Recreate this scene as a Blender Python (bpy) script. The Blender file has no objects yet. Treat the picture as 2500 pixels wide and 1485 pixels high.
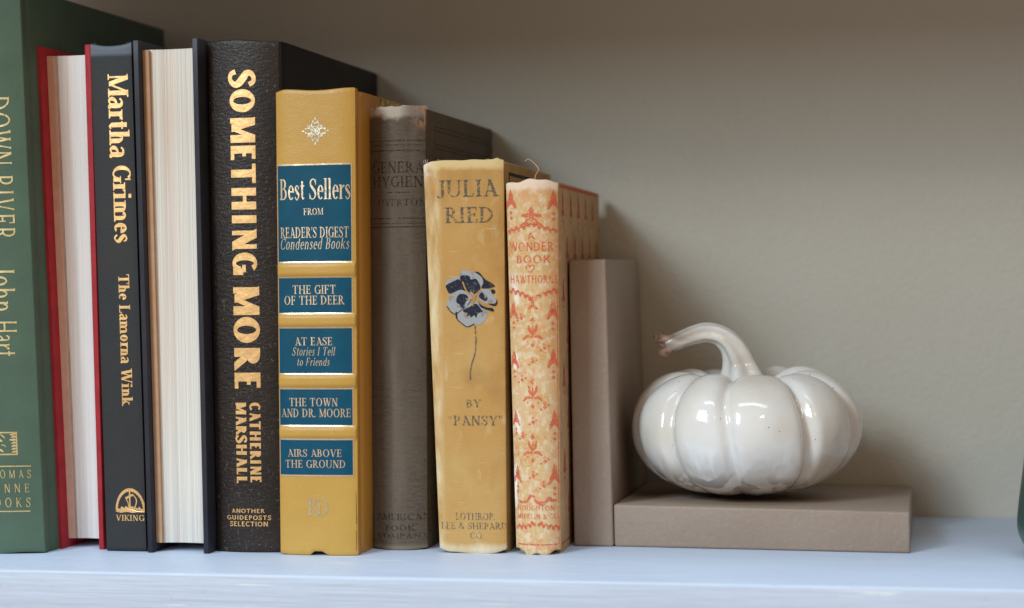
import bpy, bmesh, math, random
from mathutils import Vector, Matrix
random.seed(7)
SC = bpy.context.scene
COL = SC.collection
PI = math.pi
def lin(r, g, b):
    f = lambda c: (c/255/12.92) if c/255 <= .04045 else ((c/255+.055)/1.055)**2.4
    return (f(r), f(g), f(b), 1)

# ------------------------------------------------------------------ camera
cam = bpy.data.cameras.new('camera'); camo = bpy.data.objects.new('camera', cam); COL.objects.link(camo)
YAW, PITCH, ROLL = math.atan(1050/4940), math.radians(.92), math.radians(.72)
fw = Vector((-math.sin(YAW)*math.cos(PITCH), math.cos(YAW)*math.cos(PITCH), -math.sin(PITCH)))
rt = Vector((math.cos(YAW), math.sin(YAW), 0)); up = rt.cross(fw)
r2 = rt*math.cos(ROLL) - up*math.sin(ROLL); u2 = rt*math.sin(ROLL) + up*math.cos(ROLL)
camo.matrix_world = Matrix(((r2.x, u2.x, -fw.x, 0), (r2.y, u2.y, -fw.y, -.80), (r2.z, u2.z, -fw.z, .115), (0, 0, 0, 1)))
cam.sensor_width = 36; cam.lens = 4940/2500*36; cam.clip_start = .01; cam.clip_end = 50
cam.dof.use_dof = True; cam.dof.focus_distance = .835; cam.dof.aperture_fstop = 7
SC.camera = camo

# ------------------------------------------------------------------ world: dim warm room
w = bpy.data.worlds.new('World'); SC.world = w; w.use_nodes = True
bg = w.node_tree.nodes['Background']; bg.inputs[0].default_value = (1.0, .72, .48, 1); bg.inputs[1].default_value = .44

def area(name, loc, target, sx, sy, power, col):
    l = bpy.data.lights.new(name, 'AREA'); l.shape = 'RECTANGLE'; l.size = sx; l.size_y = sy; l.energy = power; l.color = col
    o = bpy.data.objects.new(name, l); COL.objects.link(o); o.location = loc
    o.rotation_euler = (Vector(target)-Vector(loc)).to_track_quat('-Z', 'Y').to_euler(); return o
area('window_light', (-1.475, -2.67, 1.57), (-.17, 0, .1), .90, 1.28, 68, (.71, .885, 1.0))
area('window_gap_light', (-1.655, -2.58, 1.75), (-.17, 0, .1), .18, .46, 14, (.86, .94, 1.0))
area('overhead_fill_light', (.05, -.75, 2.3), (.0, -.1, 0), 1.8, .8, 36, (.66, .85, 1.0))  # added cool fill from overhead, put in to brighten the shelf top
area('ceiling_light', (.75, -2.2, 1.5), (-.1, 0, .1), .07, .07, 2.2, (1.0, .70, .42))
area('ceiling_light', (.95, -2.2, 1.55), (-.1, 0, .1), .07, .07, 1.6, (1.0, .70, .42))
SC.view_settings.view_transform = 'Standard'; SC.view_settings.look = 'None'; SC.view_settings.gamma = 1
SC.view_settings.exposure = 0
try: SC.cycles.max_bounces = 8; SC.cycles.use_denoising = True
except Exception: pass

# ------------------------------------------------------------------ node helpers
class NB:
    def __init__(s, name):
        s.m = bpy.data.materials.new(name); s.m.use_nodes = True; s.t = s.m.node_tree
        s.p = s.t.nodes['Principled BSDF']; s.out = s.t.nodes['Material Output']
        s.tc = s.t.nodes.new('ShaderNodeTexCoord'); s.sep = None
    def n(s, ty, **k):
        x = s.t.nodes.new(ty)
        for a, b in k.items(): setattr(x, a, b)
        return x
    def link(s, a, b): s.t.links.new(a, b)
    def vec(s, sx, sy, sz, off=0):
        m = s.n('ShaderNodeMapping'); m.inputs['Scale'].default_value = (sx, sy, sz); m.inputs['Location'].default_value = (off, off*.7, off*1.3)
        s.link(s.tc.outputs['Object'], m.inputs['Vector']); return m.outputs[0]
    def rng(s, x, a, b, c=0, d=1, smooth=False):
        r = s.n('ShaderNodeMapRange'); r.inputs[1].default_value = a; r.inputs[2].default_value = b
        r.inputs[3].default_value = c; r.inputs[4].default_value = d; r.clamp = True
        if smooth: r.interpolation_type = 'SMOOTHSTEP'
        s.link(x, r.inputs[0]); return r.outputs[0]
    def noise(s, sx, sy, sz, lo=.35, hi=.65, det=3, off=0, rough=.5):
        t = s.n('ShaderNodeTexNoise'); t.inputs['Scale'].default_value = 1; t.inputs['Detail'].default_value = det; t.inputs['Roughness'].default_value = rough
        s.link(s.vec(sx, sy, sz, off), t.inputs['Vector']); return s.rng(t.outputs[0], lo, hi)
    def vor(s, sx, sy, sz, lo, hi, off=0):
        t = s.n('ShaderNodeTexVoronoi'); t.inputs['Scale'].default_value = 1
        s.link(s.vec(sx, sy, sz, off), t.inputs['Vector']); return s.rng(t.outputs['Distance'], lo, hi)
    def axis(s, ax, a, b):
        if not s.sep: s.sep = s.n('ShaderNodeSeparateXYZ'); s.link(s.tc.outputs['Object'], s.sep.inputs[0])
        return s.rng(s.sep.outputs['XYZ'.index(ax)], a, b, smooth=True)
    def math(s, op, a, b):
        m = s.n('ShaderNodeMath', operation=op); m.use_clamp = True
        for i, v in enumerate((a, b)):
            if isinstance(v, (int, float)): m.inputs[i].default_value = v
            else: s.link(v, m.inputs[i])
        return m.outputs[0]
    def mul(s, a, b): return s.math('MULTIPLY', a, b)
    def add(s, a, b): return s.math('ADD', a, b)
    def sub(s, a, b): return s.math('SUBTRACT', a, b)
    def mx(s, a, b): return s.math('MAXIMUM', a, b)
    def color(s, base, layers):
        cur = base
        for c, f in layers:
            m = s.n('ShaderNodeMix', data_type='RGBA')
            if isinstance(cur, tuple): m.inputs[6].default_value = cur
            else: s.link(cur, m.inputs[6])
            m.inputs[7].default_value = c
            if isinstance(f, (int, float)): m.inputs[0].default_value = f
            else: s.link(f, m.inputs[0])
            cur = m.outputs[2]
        if isinstance(cur, tuple): s.p.inputs['Base Color'].default_value = cur
        else: s.link(cur, s.p.inputs['Base Color'])
    def bump(s, h, dist=.0002, strength=.5):
        b = s.n('ShaderNodeBump'); b.inputs['Distance'].default_value = dist; b.inputs['Strength'].default_value = strength
        s.link(h, b.inputs['Height'])
        if s.p.inputs['Normal'].is_linked: s.link(s.p.inputs['Normal'].links[0].from_socket, b.inputs['Normal'])
        s.link(b.outputs[0], s.p.inputs['Normal'])
    def set(s, rough=None, metal=None, spec=None, coat=None, coatr=None, sheen=None, sss=None):
        P = s.p.inputs
        if rough is not None: P['Roughness'].default_value = rough
        if metal is not None: P['Metallic'].default_value = metal
        if spec is not None: P['Specular IOR Level'].default_value = spec
        if coat is not None: P['Coat Weight'].default_value = coat
        if coatr is not None: P['Coat Roughness'].default_value = coatr
        if sheen is not None: P['Sheen Weight'].default_value = sheen
        return s
    def alpha(s, a): s.link(a, s.p.inputs['Alpha'])

def weave(nb, amp=.00012, st=.35, k=2600):
    a = nb.noise(k*.12, k*.12, k, .3, .7, 1); b = nb.noise(k, k*.12, k*.12, .3, .7, 1, 3)
    nb.bump(nb.add(nb.mul(a, .5), nb.mul(b, .5)), amp, st); return a, b

# ---- setting materials
nb = NB('wall_paint'); nb.set(rough=.75, spec=.3)
nb.color(lin(185, 180, 168), [(lin(182, 176, 163), nb.noise(14, 14, 14, .3, .7, 3)), (lin(187, 184, 172), nb.mul(nb.noise(500, 500, 500, .35, .75, 2, 4), .4))])
nb.bump(nb.noise(420, 420, 420, .3, .7, 3, 2), .0004, .33); WALL = nb.m
nb = NB('shelf_paint'); nb.set(rough=.45, spec=.35)
nb.color(lin(192, 205, 225), [(lin(187, 200, 221), nb.noise(12, 30, 30, .35, .7, 3)), (lin(202, 213, 231), nb.mul(nb.noise(60, 900, 900, .5, .8, 3, 5), .5)), (lin(226, 232, 240), nb.mul(nb.noise(22, 500, 500, .68, .72, 2, 15), .7)), (lin(160, 166, 176), nb.mul(nb.noise(300, 300, 300, .71, .76, 3, 25), .45))])
nb.bump(nb.noise(18, 420, 420, .3, .7, 3), .00025, .5); nb.bump(nb.noise(90, 90, 90, .3, .7, 2), .0004, .25); SHELF = nb.m

# ---- books
def cloth(name, base, layers=(), rough=.75, wv=.35, streak=None, sheen=0, k=2600, spec=.3):
    nb = NB(name); nb.set(rough=rough, spec=spec, sheen=sheen)
    a, b = weave(nb, st=wv, k=k)
    L = []
    if streak: L += [(streak, nb.mul(a, .8)), (streak, nb.mul(nb.noise(90, 90, 1400, .4, .75, 3, 6), .5))]
    L += [(c, f(nb)) for c, f in layers]
    nb.color(base, L); return nb.m
GREEN = cloth('green_cloth', lin(74, 95, 80), [(lin(80, 104, 86), lambda n: n.noise(60, 60, 60, .35, .7, 4))], rough=.6, wv=.5)
RED = cloth('red_cloth', lin(158, 36, 46), [(lin(176, 46, 54), lambda n: n.noise(120, 120, 120, .35, .7, 3))], rough=.6, wv=.4)
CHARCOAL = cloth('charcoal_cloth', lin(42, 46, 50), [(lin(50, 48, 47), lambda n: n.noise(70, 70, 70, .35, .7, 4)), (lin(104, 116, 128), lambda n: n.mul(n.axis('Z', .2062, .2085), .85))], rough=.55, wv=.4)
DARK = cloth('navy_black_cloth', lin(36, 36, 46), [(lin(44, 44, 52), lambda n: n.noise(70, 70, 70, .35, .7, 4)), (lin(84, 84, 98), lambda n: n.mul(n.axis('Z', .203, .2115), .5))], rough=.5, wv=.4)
nb = NB('dark_brown_leather'); nb.set(rough=.42, spec=.32)
nb.color(lin(34, 27, 23), [(lin(44, 35, 30), nb.noise(60, 60, 60, .35, .7, 4)), (lin(110, 100, 92), nb.mul(nb.noise(1300, 1300, 600, .62, .74, 2, 9), .6))])
v = nb.vor(1500, 1500, 1200, 0, .6); nb.bump(v, .00018, .3); nb.bump(nb.noise(420, 420, 900, .4, .6, 4, 3), .0002, .3); LEATHER = nb.m
nb = NB('black_side_cloth'); nb.set(rough=.6, spec=.35); nb.color(lin(20, 20, 23), [(lin(26, 26, 28), nb.noise(90, 90, 90, .35, .7))]); weave(nb); SIDEBLACK = nb.m
nb = NB('ochre_leatherette'); nb.set(rough=.42, spec=.45)
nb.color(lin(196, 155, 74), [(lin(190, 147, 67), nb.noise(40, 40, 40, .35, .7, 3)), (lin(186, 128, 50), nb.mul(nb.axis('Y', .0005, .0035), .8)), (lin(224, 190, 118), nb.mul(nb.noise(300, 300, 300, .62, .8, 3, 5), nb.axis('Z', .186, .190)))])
nb.bump(nb.noise(1500, 1500, 1500, .3, .7, 2), .00012, .35); nb.bump(nb.noise(130, 130, 130, .3, .7, 2), .0004, .2); OCHRE = nb.m
nb = NB('teal_leatherette'); nb.set(rough=.5, spec=.2); nb.color(lin(4, 72, 98), [(lin(10, 80, 104), nb.noise(120, 120, 120, .35, .7, 3))])
nb.bump(nb.noise(1600, 1600, 1600, .3, .7, 2), .0001, .3); TEAL = nb.m
nb = NB('floral_paper'); nb.set(rough=.6)
nb.color(lin(196, 186, 120), [(lin(74, 104, 76), nb.noise(330, 330, 330, .54, .58, 2)), (lin(176, 104, 48), nb.noise(400, 400, 400, .56, .6, 2, 7)), (lin(214, 206, 160), nb.noise(260, 260, 260, .6, .63, 1, 12))]); FLORAL = nb.m
def fray(n, H, a=.003, lo=.35, hi=.6):
    top = n.sub(n.add(n.axis('Z', H-a*2.0, H-a*.2), n.mul(n.noise(200, 200, 160, .25, .75, 4, 2, .6), .55)), .5)
    return n.rng(top, 0, .6)
TAUPE = cloth('brown_grey_linen', lin(77, 67, 57), [
    (lin(100, 88, 76), lambda n: n.noise(35, 35, 25, .4, .7, 4)), (lin(84, 73, 62), lambda n: n.noise(60, 60, 18, .5, .75, 3, 8)),
    (lin(140, 128, 114), lambda n: n.mul(n.noise(1800, 1800, 1900, .60, .78, 2, 11), .4)),
    (lin(200, 188, 176), lambda n: n.mul(fray(n, .1836, .0034), n.add(n.mul(n.sub(1, n.axis('X', .012, .020)), .9), .35))),
    (lin(178, 132, 104), lambda n: n.mul(n.mul(n.axis('X', .019, .0225), n.axis('Z', .172, .180)), n.noise(500, 500, 260, .42, .60, 4, 33))),
    (lin(150, 138, 118), lambda n: n.mul(n.sub(1, n.axis('Z', .0008, .0030)), .6)),
    (lin(120, 108, 95), lambda n: n.mul(n.noise(120, 120, 16, .5, .75, 4, 21), .5))], rough=.8, wv=.7, streak=lin(104, 93, 81), k=2600)
TAUPE_SIDE = cloth('brown_grey_side_linen', lin(74, 67, 54), [(lin(98, 88, 72), lambda n: n.noise(40, 40, 40, .4, .7, 4)),
    (lin(190, 176, 158), lambda n: n.mul(n.axis('Z', .1826, .1834), n.noise(500, 500, 100, .35, .5)))], rough=.8, wv=.6, streak=lin(104, 94, 80))
MUSTARD = cloth('mustard_linen', lin(196, 152, 88), [
    (lin(188, 141, 76), lambda n: n.noise(28, 28, 20, .4, .7, 4)), (lin(198, 164, 104), lambda n: n.noise(60, 60, 50, .5, .75, 4, 8)),
    (lin(168, 124, 66), lambda n: n.mul(n.axis('Y', .0010, .0035), n.axis('X', .016, .025))),
    (lin(236, 222, 184), lambda n: n.mul(n.mul(n.sub(1, n.axis('X', .0002, .0036)), n.noise(260, 260, 60, .35, .7, 4, 3)), .8)),
    (lin(214, 190, 146), lambda n: n.mul(n.noise(190, 190, 90, .60, .74, 4, 13), .6)), (lin(160, 118, 66), lambda n: n.mul(n.noise(55, 55, 38, .54, .68, 5, 23), .5)),
    (lin(238, 226, 190), lambda n: n.mul(n.noise(70, 70, 3000, .70, .76, 2, 17), .8)),
    (lin(232, 212, 160), lambda n: n.mul(fray(n, .1606, .0030), .85)), (lin(236, 222, 206), lambda n: n.mul(n.mul(n.sub(1, n.axis('X', -.004, .0005)), n.axis('Z', .150, .159)), n.noise(400, 400, 300, .3, .5))),
    (lin(232, 222, 196), lambda n: n.mul(n.sub(1, n.add(n.axis('Z', .001, .0065), n.mul(n.noise(200, 200, 90, .3, .7, 3, 5), .5))), .9))], rough=.8, wv=.7, streak=lin(196, 161, 103), k=3000)
MUSTARD_SIDE = cloth('mustard_side_linen', lin(176, 142, 92), [(lin(164, 128, 78), lambda n: n.noise(40, 40, 40, .4, .7, 4)),
    (lin(226, 206, 164), lambda n: n.mul(n.axis('Z', .1592, .1602), n.noise(400, 400, 100, .35, .5)))], rough=.8, wv=.5, streak=lin(190, 158, 108))
CREAM = cloth('stained_cream_cloth', lin(216, 184, 138), [
    (lin(204, 166, 104), lambda n: n.mul(n.mul(n.noise(620, 620, 560, .40, .62, 4), n.noise(40, 40, 22, .36, .58, 2, 4)), .75)),
    (lin(206, 158, 98), lambda n: n.mul(n.noise(80, 80, 60, .50, .62, 4, 14), n.noise(900, 900, 900, .35, .6, 3, 9))),
    (lin(222, 142, 104), lambda n: n.mul(n.mul(n.noise(520, 520, 420, .52, .62, 4, 41), n.noise(90, 90, 70, .44, .60, 2, 44)), .6)),
    (lin(228, 214, 186), lambda n: n.mul(n.noise(480, 480, 420, .50, .62, 4, 6), .6)),
    (lin(244, 240, 230), lambda n: n.mul(n.mul(n.sub(1, n.axis('X', .001, .0045)), n.noise(120, 120, 45, .52, .58, 3, 31)), n.sub(1, n.axis('Z', .10, .12)))),
    (lin(198, 140, 88), lambda n: n.mul(n.axis('X', .013, .0185), .55)),
    (lin(214, 156, 108), lambda n: n.mul(n.axis('Z', .140, .149), n.mul(n.noise(120, 120, 120, .4, .6), .6))),
    (lin(238, 218, 198), lambda n: fray(n, .1517, .0034))], rough=.8, wv=.6, k=2400)
CREAM_SIDE = cloth('tan_side_cloth', lin(192, 158, 118), [(lin(180, 144, 104), lambda n: n.noise(60, 60, 60, .4, .65, 4)), (lin(200, 172, 130), lambda n: n.noise(300, 300, 300, .55, .7, 3, 3))], rough=.8, wv=.5)
def paper(name, base, dark, k=5200):
    nb = NB(name); nb.set(rough=.85, spec=.2)
    nb.color(base, [(dark, nb.mul(nb.noise(k, 30, 3, .45, .62, 2), .7)), (dark, nb.mul(nb.noise(k*.3, 10, 2, .5, .68, 2, 5), .3)), (lin(224, 196, 176), nb.mul(nb.noise(150, 20, 8, .5, .75, 2, 9), .35))])
    nb.bump(nb.noise(k, 30, 6, .3, .7, 2), .0002, .6); return nb.m
PAGES = paper('white_page_edges', lin(238, 234, 231), lin(218, 214, 210))
PAGES2 = paper('cream_page_edges', lin(232, 228, 220), lin(203, 198, 189), 3600)
OLDPAGES = paper('aged_page_edges', lin(190, 165, 125), lin(150, 125, 90))
def simple(name, c, rough=.6, metal=0, c2=None, spec=.4):
    nb = NB(name); nb.set(rough=rough, metal=metal, spec=spec); nb.color(c, [(c2 or c, nb.noise(200, 200, 200, .35, .65, 3))]); return nb.m
PINKPAPER = simple('pinkish_endpaper', lin(222, 186, 168), .8, c2=lin(214, 176, 156))
BROWNPAPER = simple('tan_endpaper', lin(188, 150, 120), .8, c2=lin(180, 140, 108))
def foil(name, c, rough, wear=.0, metal=.85):
    nb = NB(name); nb.set(rough=rough, metal=metal, spec=.6)
    nb.color(c, [(tuple(x*.86 for x in c[:3])+(1,), nb.noise(900, 900, 900, .4, .7, 3))])
    nb.bump(nb.noise(300, 300, 300, .3, .7, 2), .0003, .22)
    if wear: nb.alpha(nb.noise(1500, 1500, 1500, wear, wear+.06, 3, 5))
    return nb.m
def ink(name, c, lo, hi, c2=None, k=900):
    nb = NB(name); nb.set(rough=.75, spec=.3); nb.color(c, [(c2 or c, nb.noise(300, 300, 300, .35, .65, 3))])
    nb.alpha(nb.mul(nb.noise(k, k, k, lo, hi, 3, 5), nb.add(nb.noise(k*.2, k*.2, k*.2, .3, .5, 2, 8), .35))); return nb.m
MATS = dict(
    gold_foil=foil('gold_foil', lin(236, 192, 132), .44, .22), pale_foil=foil('pale_gold_foil', lin(236, 214, 180), .36, .18),
    dull_foil=foil('dull_gold_foil', lin(226, 208, 156), .45, .30), silver_foil=foil('silver_foil', lin(226, 224, 208), .3, .34),
    faded_black_ink=ink('faded_black_ink', lin(50, 43, 38), .34, .68, k=1400), slate_ink=ink('slate_ink', lin(84, 92, 94), .32, .62, lin(96, 98, 90), 1100),
    coral_ink=ink('coral_ink', lin(218, 102, 74), .30, .58, lin(226, 116, 84), 1300), navy_ink=ink('navy_ink', lin(30, 36, 54), .30, .43, k=1900),
    grey_ink=ink('grey_ink', lin(162, 162, 160), .18, .32, lin(160, 164, 168), 1500), dull_coral_ink=ink('dull_coral_ink', lin(204, 100, 80), .26, .6, k=900),
    black_line=ink('black_line_ink', lin(46, 42, 38), .2, .4), gold_cloth_ink=ink('ochre_ink', lin(190, 148, 84), .34, .48, k=1500))

# ------------------------------------------------------------------ mesh helpers
def mesh(name, V, F, mat, parent=None, smooth=True, angle=35, loc=None):
    me = bpy.data.meshes.new(name); me.from_pydata([tuple(v) for v in V], [], F); me.update()
    bm = bmesh.new(); bm.from_mesh(me); bmesh.ops.recalc_face_normals(bm, faces=bm.faces)
    if smooth:
        for f in bm.faces: f.smooth = True
        for e in bm.edges:
            if len(e.link_faces) == 2 and e.calc_face_angle(0) > math.radians(angle): e.smooth = False
    bm.to_mesh(me); bm.free()
    me.materials.append(mat); o = bpy.data.objects.new(name, me); COL.objects.link(o)
    if parent: o.parent = parent
    if loc: o.location = loc
    return o
def thing(name, label, cat, loc, group=None, rz=0):
    o = bpy.data.objects.new(name, None); COL.objects.link(o); o.empty_display_size = .02
    o.location = loc; o.rotation_euler = (0, 0, rz); o['label'] = label; o['category'] = cat
    if group: o['group'] = group
    return o
def smin(a, b, x): x = max(0, min(1, (x-a)/(b-a))); return x*x*(3-2*x)
def catmull(pts, n=6, closed=False):
    out = []; N = len(pts)
    for i in range(N if closed else N-1):
        P = [pts[(i+k-1) % N] if closed else pts[max(0, min(N-1, i+k-1))] for k in range(4)]
        for j in range(n):
            t = j/n
            out.append(tuple(.5*((2*P[1][c])+(-P[0][c]+P[2][c])*t+(2*P[0][c]-5*P[1][c]+4*P[2][c]-P[3][c])*t*t+(-P[0][c]+3*P[1][c]-3*P[2][c]+P[3][c])*t**3) for c in range(len(P[1]))))
    if not closed: out.append(tuple(pts[-1]))
    return out
def tube(pts, rads, n=10, cap=True):
    V = []; F = []; up = Vector((0.13, -.2, 1)).normalized(); prev = None
    P = [Vector(p) for p in pts]
    for i, p in enumerate(P):
        d = (P[min(i+1, len(P)-1)]-P[max(i-1, 0)]).normalized()
        a = (prev - d*prev.dot(d)).normalized() if prev else d.cross(up).normalized()
        prev = a; b = d.cross(a)
        for k in range(n):
            t = 2*PI*k/n; V.append(p+(a*math.cos(t)+b*math.sin(t))*rads[i])
    for i in range(len(P)-1):
        for k in range(n): F.append((i*n+k, i*n+(k+1) % n, (i+1)*n+(k+1) % n, (i+1)*n+k))
    if cap: F.append(tuple(range(n-1, -1, -1))); F.append(tuple((len(P)-1)*n+k for k in range(n)))
    return V, F

# ------------------------------------------------------------------ a small stroke alphabet
STY = dict(serif=(.15, .055, .10, .05), serifb=(.165, .07, .10, .055), bold=(.21, .075, .09, .06), tall=(.15, .05, .07, .04), ital=(.105, .045, .03, .035),
           optima=(.29, .145, 0, 0), wide=(.17, .15, 0, 0), cond=(.12, .07, .03, .05), nouv=(.17, .12, .0, .0))
class Pen:
    def __init__(s, st): s.T, s.t, s.S, s.h = STY[st]; s.st = st; s.o = []
    def L(s, x0, y0, x1, y1, w, w1=None):
        w1 = w if w1 is None else w1; s.o.append([((x0-w/2, y0), (x0+w/2, y0)), ((x1-w1/2, y1), (x1+w1/2, y1))])
    def H(s, x0, x1, y0, y1): s.o.append([((x0, y0), (x0, y1)), ((x1, y0), (x1, y1))])
    def arc(s, cx, cy, rx, ry, a0, a1, T=None, t=None, n=16):
        T = s.T if T is None else T; t = s.t if t is None else t; r = []
        for i in range(n+1):
            a = math.radians(a0+(a1-a0)*i/n); c, q = math.cos(a), math.sin(a)
            r.append(((cx+rx*c, cy+ry*q), (cx+(rx-T)*c, cy+(ry-t)*q)))
        s.o.append(r)
    def P(s, pts, n=5):
        q = catmull(pts, n); r = []
        for i, (x, y, w) in enumerate(q):
            a = q[max(0, i-1)]; b = q[min(len(q)-1, i+1)]; dx, dy = b[0]-a[0], b[1]-a[1]; l = math.hypot(dx, dy) or 1
            r.append(((x-dy/l*w/2, y+dx/l*w/2), (x+dy/l*w/2, y-dx/l*w/2)))
        s.o.append(r)
    def sf(s, x, y, up, w=None, l=1, r=1):
        if s.S <= 0: return
        w = w or s.T; a = y if up else y-s.h
        s.H(x-w/2-s.S*l, x+w/2+s.S*r, a, a+s.h)
        b = a+s.h if up else a; k = .04 if up else -.04
        s.o.append([((x-w/2-s.S*l*.35, b), (x+w/2+s.S*r*.35, b)), ((x-w/2, b+k), (x+w/2, b+k))])
    def stem(s, x, y0=0, y1=1, w=None, b=1, t=1):
        w = w or s.T; s.L(x, y0, x, y1, w)
        if b: s.sf(x, y0, 1, w)
        if t: s.sf(x, y1, 0, w)
    def bowl(s, x0, x1, y0, y1):
        ry = (y1-y0)/2; r = min(ry*1.1, (x1-x0)*.85); xm = x1-r
        s.H(x0, xm, y1-s.t, y1); s.H(x0, xm, y0, y0+s.t); s.arc(xm, (y0+y1)/2, r, ry, 90, -90)
def glyph(ch, st):
    p = Pen(st); T, t, S = p.T, p.t, p.S; X = .68; e = .10+T/2; m = T/2
    if ch == ' ': return [], .34
    if ch == 'A':
        p.L(e, 0, .40, 1, t); p.L(.78-.04, 0, .40-.02, 1, T); p.H(.24, .60, .28, .28+t); p.sf(e, 0, 1, t); p.sf(.74, 0, 1); W = .82
    elif ch == 'B': p.stem(e); p.bowl(e, .60, .50, 1); p.bowl(e, .66, 0, .50+t); W = .72
    elif ch == 'C':
        p.arc(.47, .5, .41, .51, 48, 318); W = .82
        if S: p.L(.75, .66, .75, .99, t*1.1); p.L(.77, .06, .77, .25, t)
    elif ch == 'D': p.stem(e); p.bowl(e, .82, 0, 1); W = .90
    elif ch in 'EF':
        p.stem(e); p.H(e, .60, 1-t, 1); p.H(e, .50, .48, .48+t)
        if S: p.L(.59, .78, .59, 1, t); p.L(.50, .40, .50, .64, t)
        if ch == 'E':
            p.H(e, .63, 0, t)
            if S: p.L(.62, 0, .63, .24, t)
        W = .70
    elif ch == 'G':
        p.arc(.47, .5, .41, .51, 48, 335); p.L(.77, .02, .77, .44, T*.9); p.sf(.77, .46, 0, T*.9)
        if not S: p.H(.52, .80, .40, .40+t)
        else: p.L(.75, .68, .75, .99, t*1.1)
        W = .90
    elif ch == 'H': p.stem(e); p.stem(.76); p.H(e, .76, .47, .47+t); W = .86+m
    elif ch == 'I': p.stem(e); W = e+m+.10
    elif ch == 'J': p.stem(.42, .2, 1, b=0); p.P([(.42, .24, T), (.38, .04, T*.8), (.22, -.03, t*1.2), (.10, .08, t*1.6)]); W = .56
    elif ch == 'K': p.stem(e); p.L(e+m, .38, .70, 1, t*1.3); p.L(.36, .56, .72, 0, T); p.sf(.70, 1, 0, t); p.sf(.72, 0, 1); W = .82
    elif ch == 'L':
        p.stem(e); p.H(e, .62, 0, t)
        if S: p.L(.61, 0, .62, .26, t)
        W = .68
    elif ch == 'M':
        p.L(e, 0, e, 1, t*1.1 if S else T*.7); p.L(.92, 0, .92, 1, T); p.L(e+.02, 1, .52, .05, T); p.L(.52, .05, .92-m*.3, 1, t*1.2); p.sf(e, 0, 1, t); p.sf(e, 1, 0, t, 1, .3); p.sf(.92, 0, 1); p.sf(.92, 1, 0, l=.3); W = 1.06
    elif ch == 'N': p.L(e, 0, e, 1, t*1.15); p.L(.76, 0, .76, 1, t*1.15); p.L(e+.02, 1, .74, 0, T*1.15); p.sf(e, 0, 1, t); p.sf(e, 1, 0, t, 1, .2); p.sf(.76, 1, 0, t); W = .90
    elif ch == 'O': p.arc(.48, .5, .43, .51, 0, 360, n=28); W = .96
    elif ch == 'P': p.stem(e); p.bowl(e, .64, .44, 1); W = .70
    elif ch == 'R': p.stem(e); p.bowl(e, .62, .47, 1); p.L(.38, .5, .72, 0, T); p.sf(.72, 0, 1, l=.2); W = .80
    elif ch == 'S':
        p.P([(.54, .78, t*1.3), (.46, .93, t*1.2), (.31, .97, t*1.1), (.14, .88, T*.7), (.12, .70, T*.85), (.30, .54, T), (.48, .38, T*.95), (.53, .20, T*.75), (.40, .05, t*1.2), (.25, .02, t*1.1), (.12, .08, t*1.2), (.05, .24, t*1.3)])
        if S: p.L(.56, .70, .56, .98, t*.9); p.L(.04, .02, .04, .30, t*.9)
        W = .64
    elif ch == 'T':
        p.stem(.42, t=0); p.H(.06, .78, 1-t, 1)
        if S: p.L(.06, .76, .08, 1, t); p.L(.78, .76, .76, 1, t)
        W = .84
    elif ch == 'U': p.L(e, .3, e, 1, T); p.arc(.46, .33, .46-e+m, .35, 180, 360, T=(T+t)/2, n=12); p.L(.82-t, .3, .82-t, 1, t*1.2); p.sf(e, 1, 0); p.sf(.82-t, 1, 0, t); W = .90
    elif ch == 'V': p.L(e, 1, .42, 0, T); p.L(.76, 1, .44, 0, t*1.1); p.sf(e, 1, 0); p.sf(.76, 1, 0, t); W = .86
    elif ch == 'W': p.L(e, 1, .38, 0, T); p.L(.62, 1, .39, 0, t*1.1); p.L(.58, 1, .86, 0, T); p.L(1.12, 1, .87, 0, t*1.1); p.sf(e, 1, 0); p.sf(.60, 1, 0); p.sf(1.12, 1, 0, t); W = 1.2
    elif ch == 'Y': p.L(e, 1, .42, .42, T); p.L(.76, 1, .44, .42, t*1.1); p.L(.43, 0, .43, .46, T); p.sf(.43, 0, 1); p.sf(e, 1, 0); p.sf(.76, 1, 0, t); W = .86
    elif ch == '&':
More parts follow.
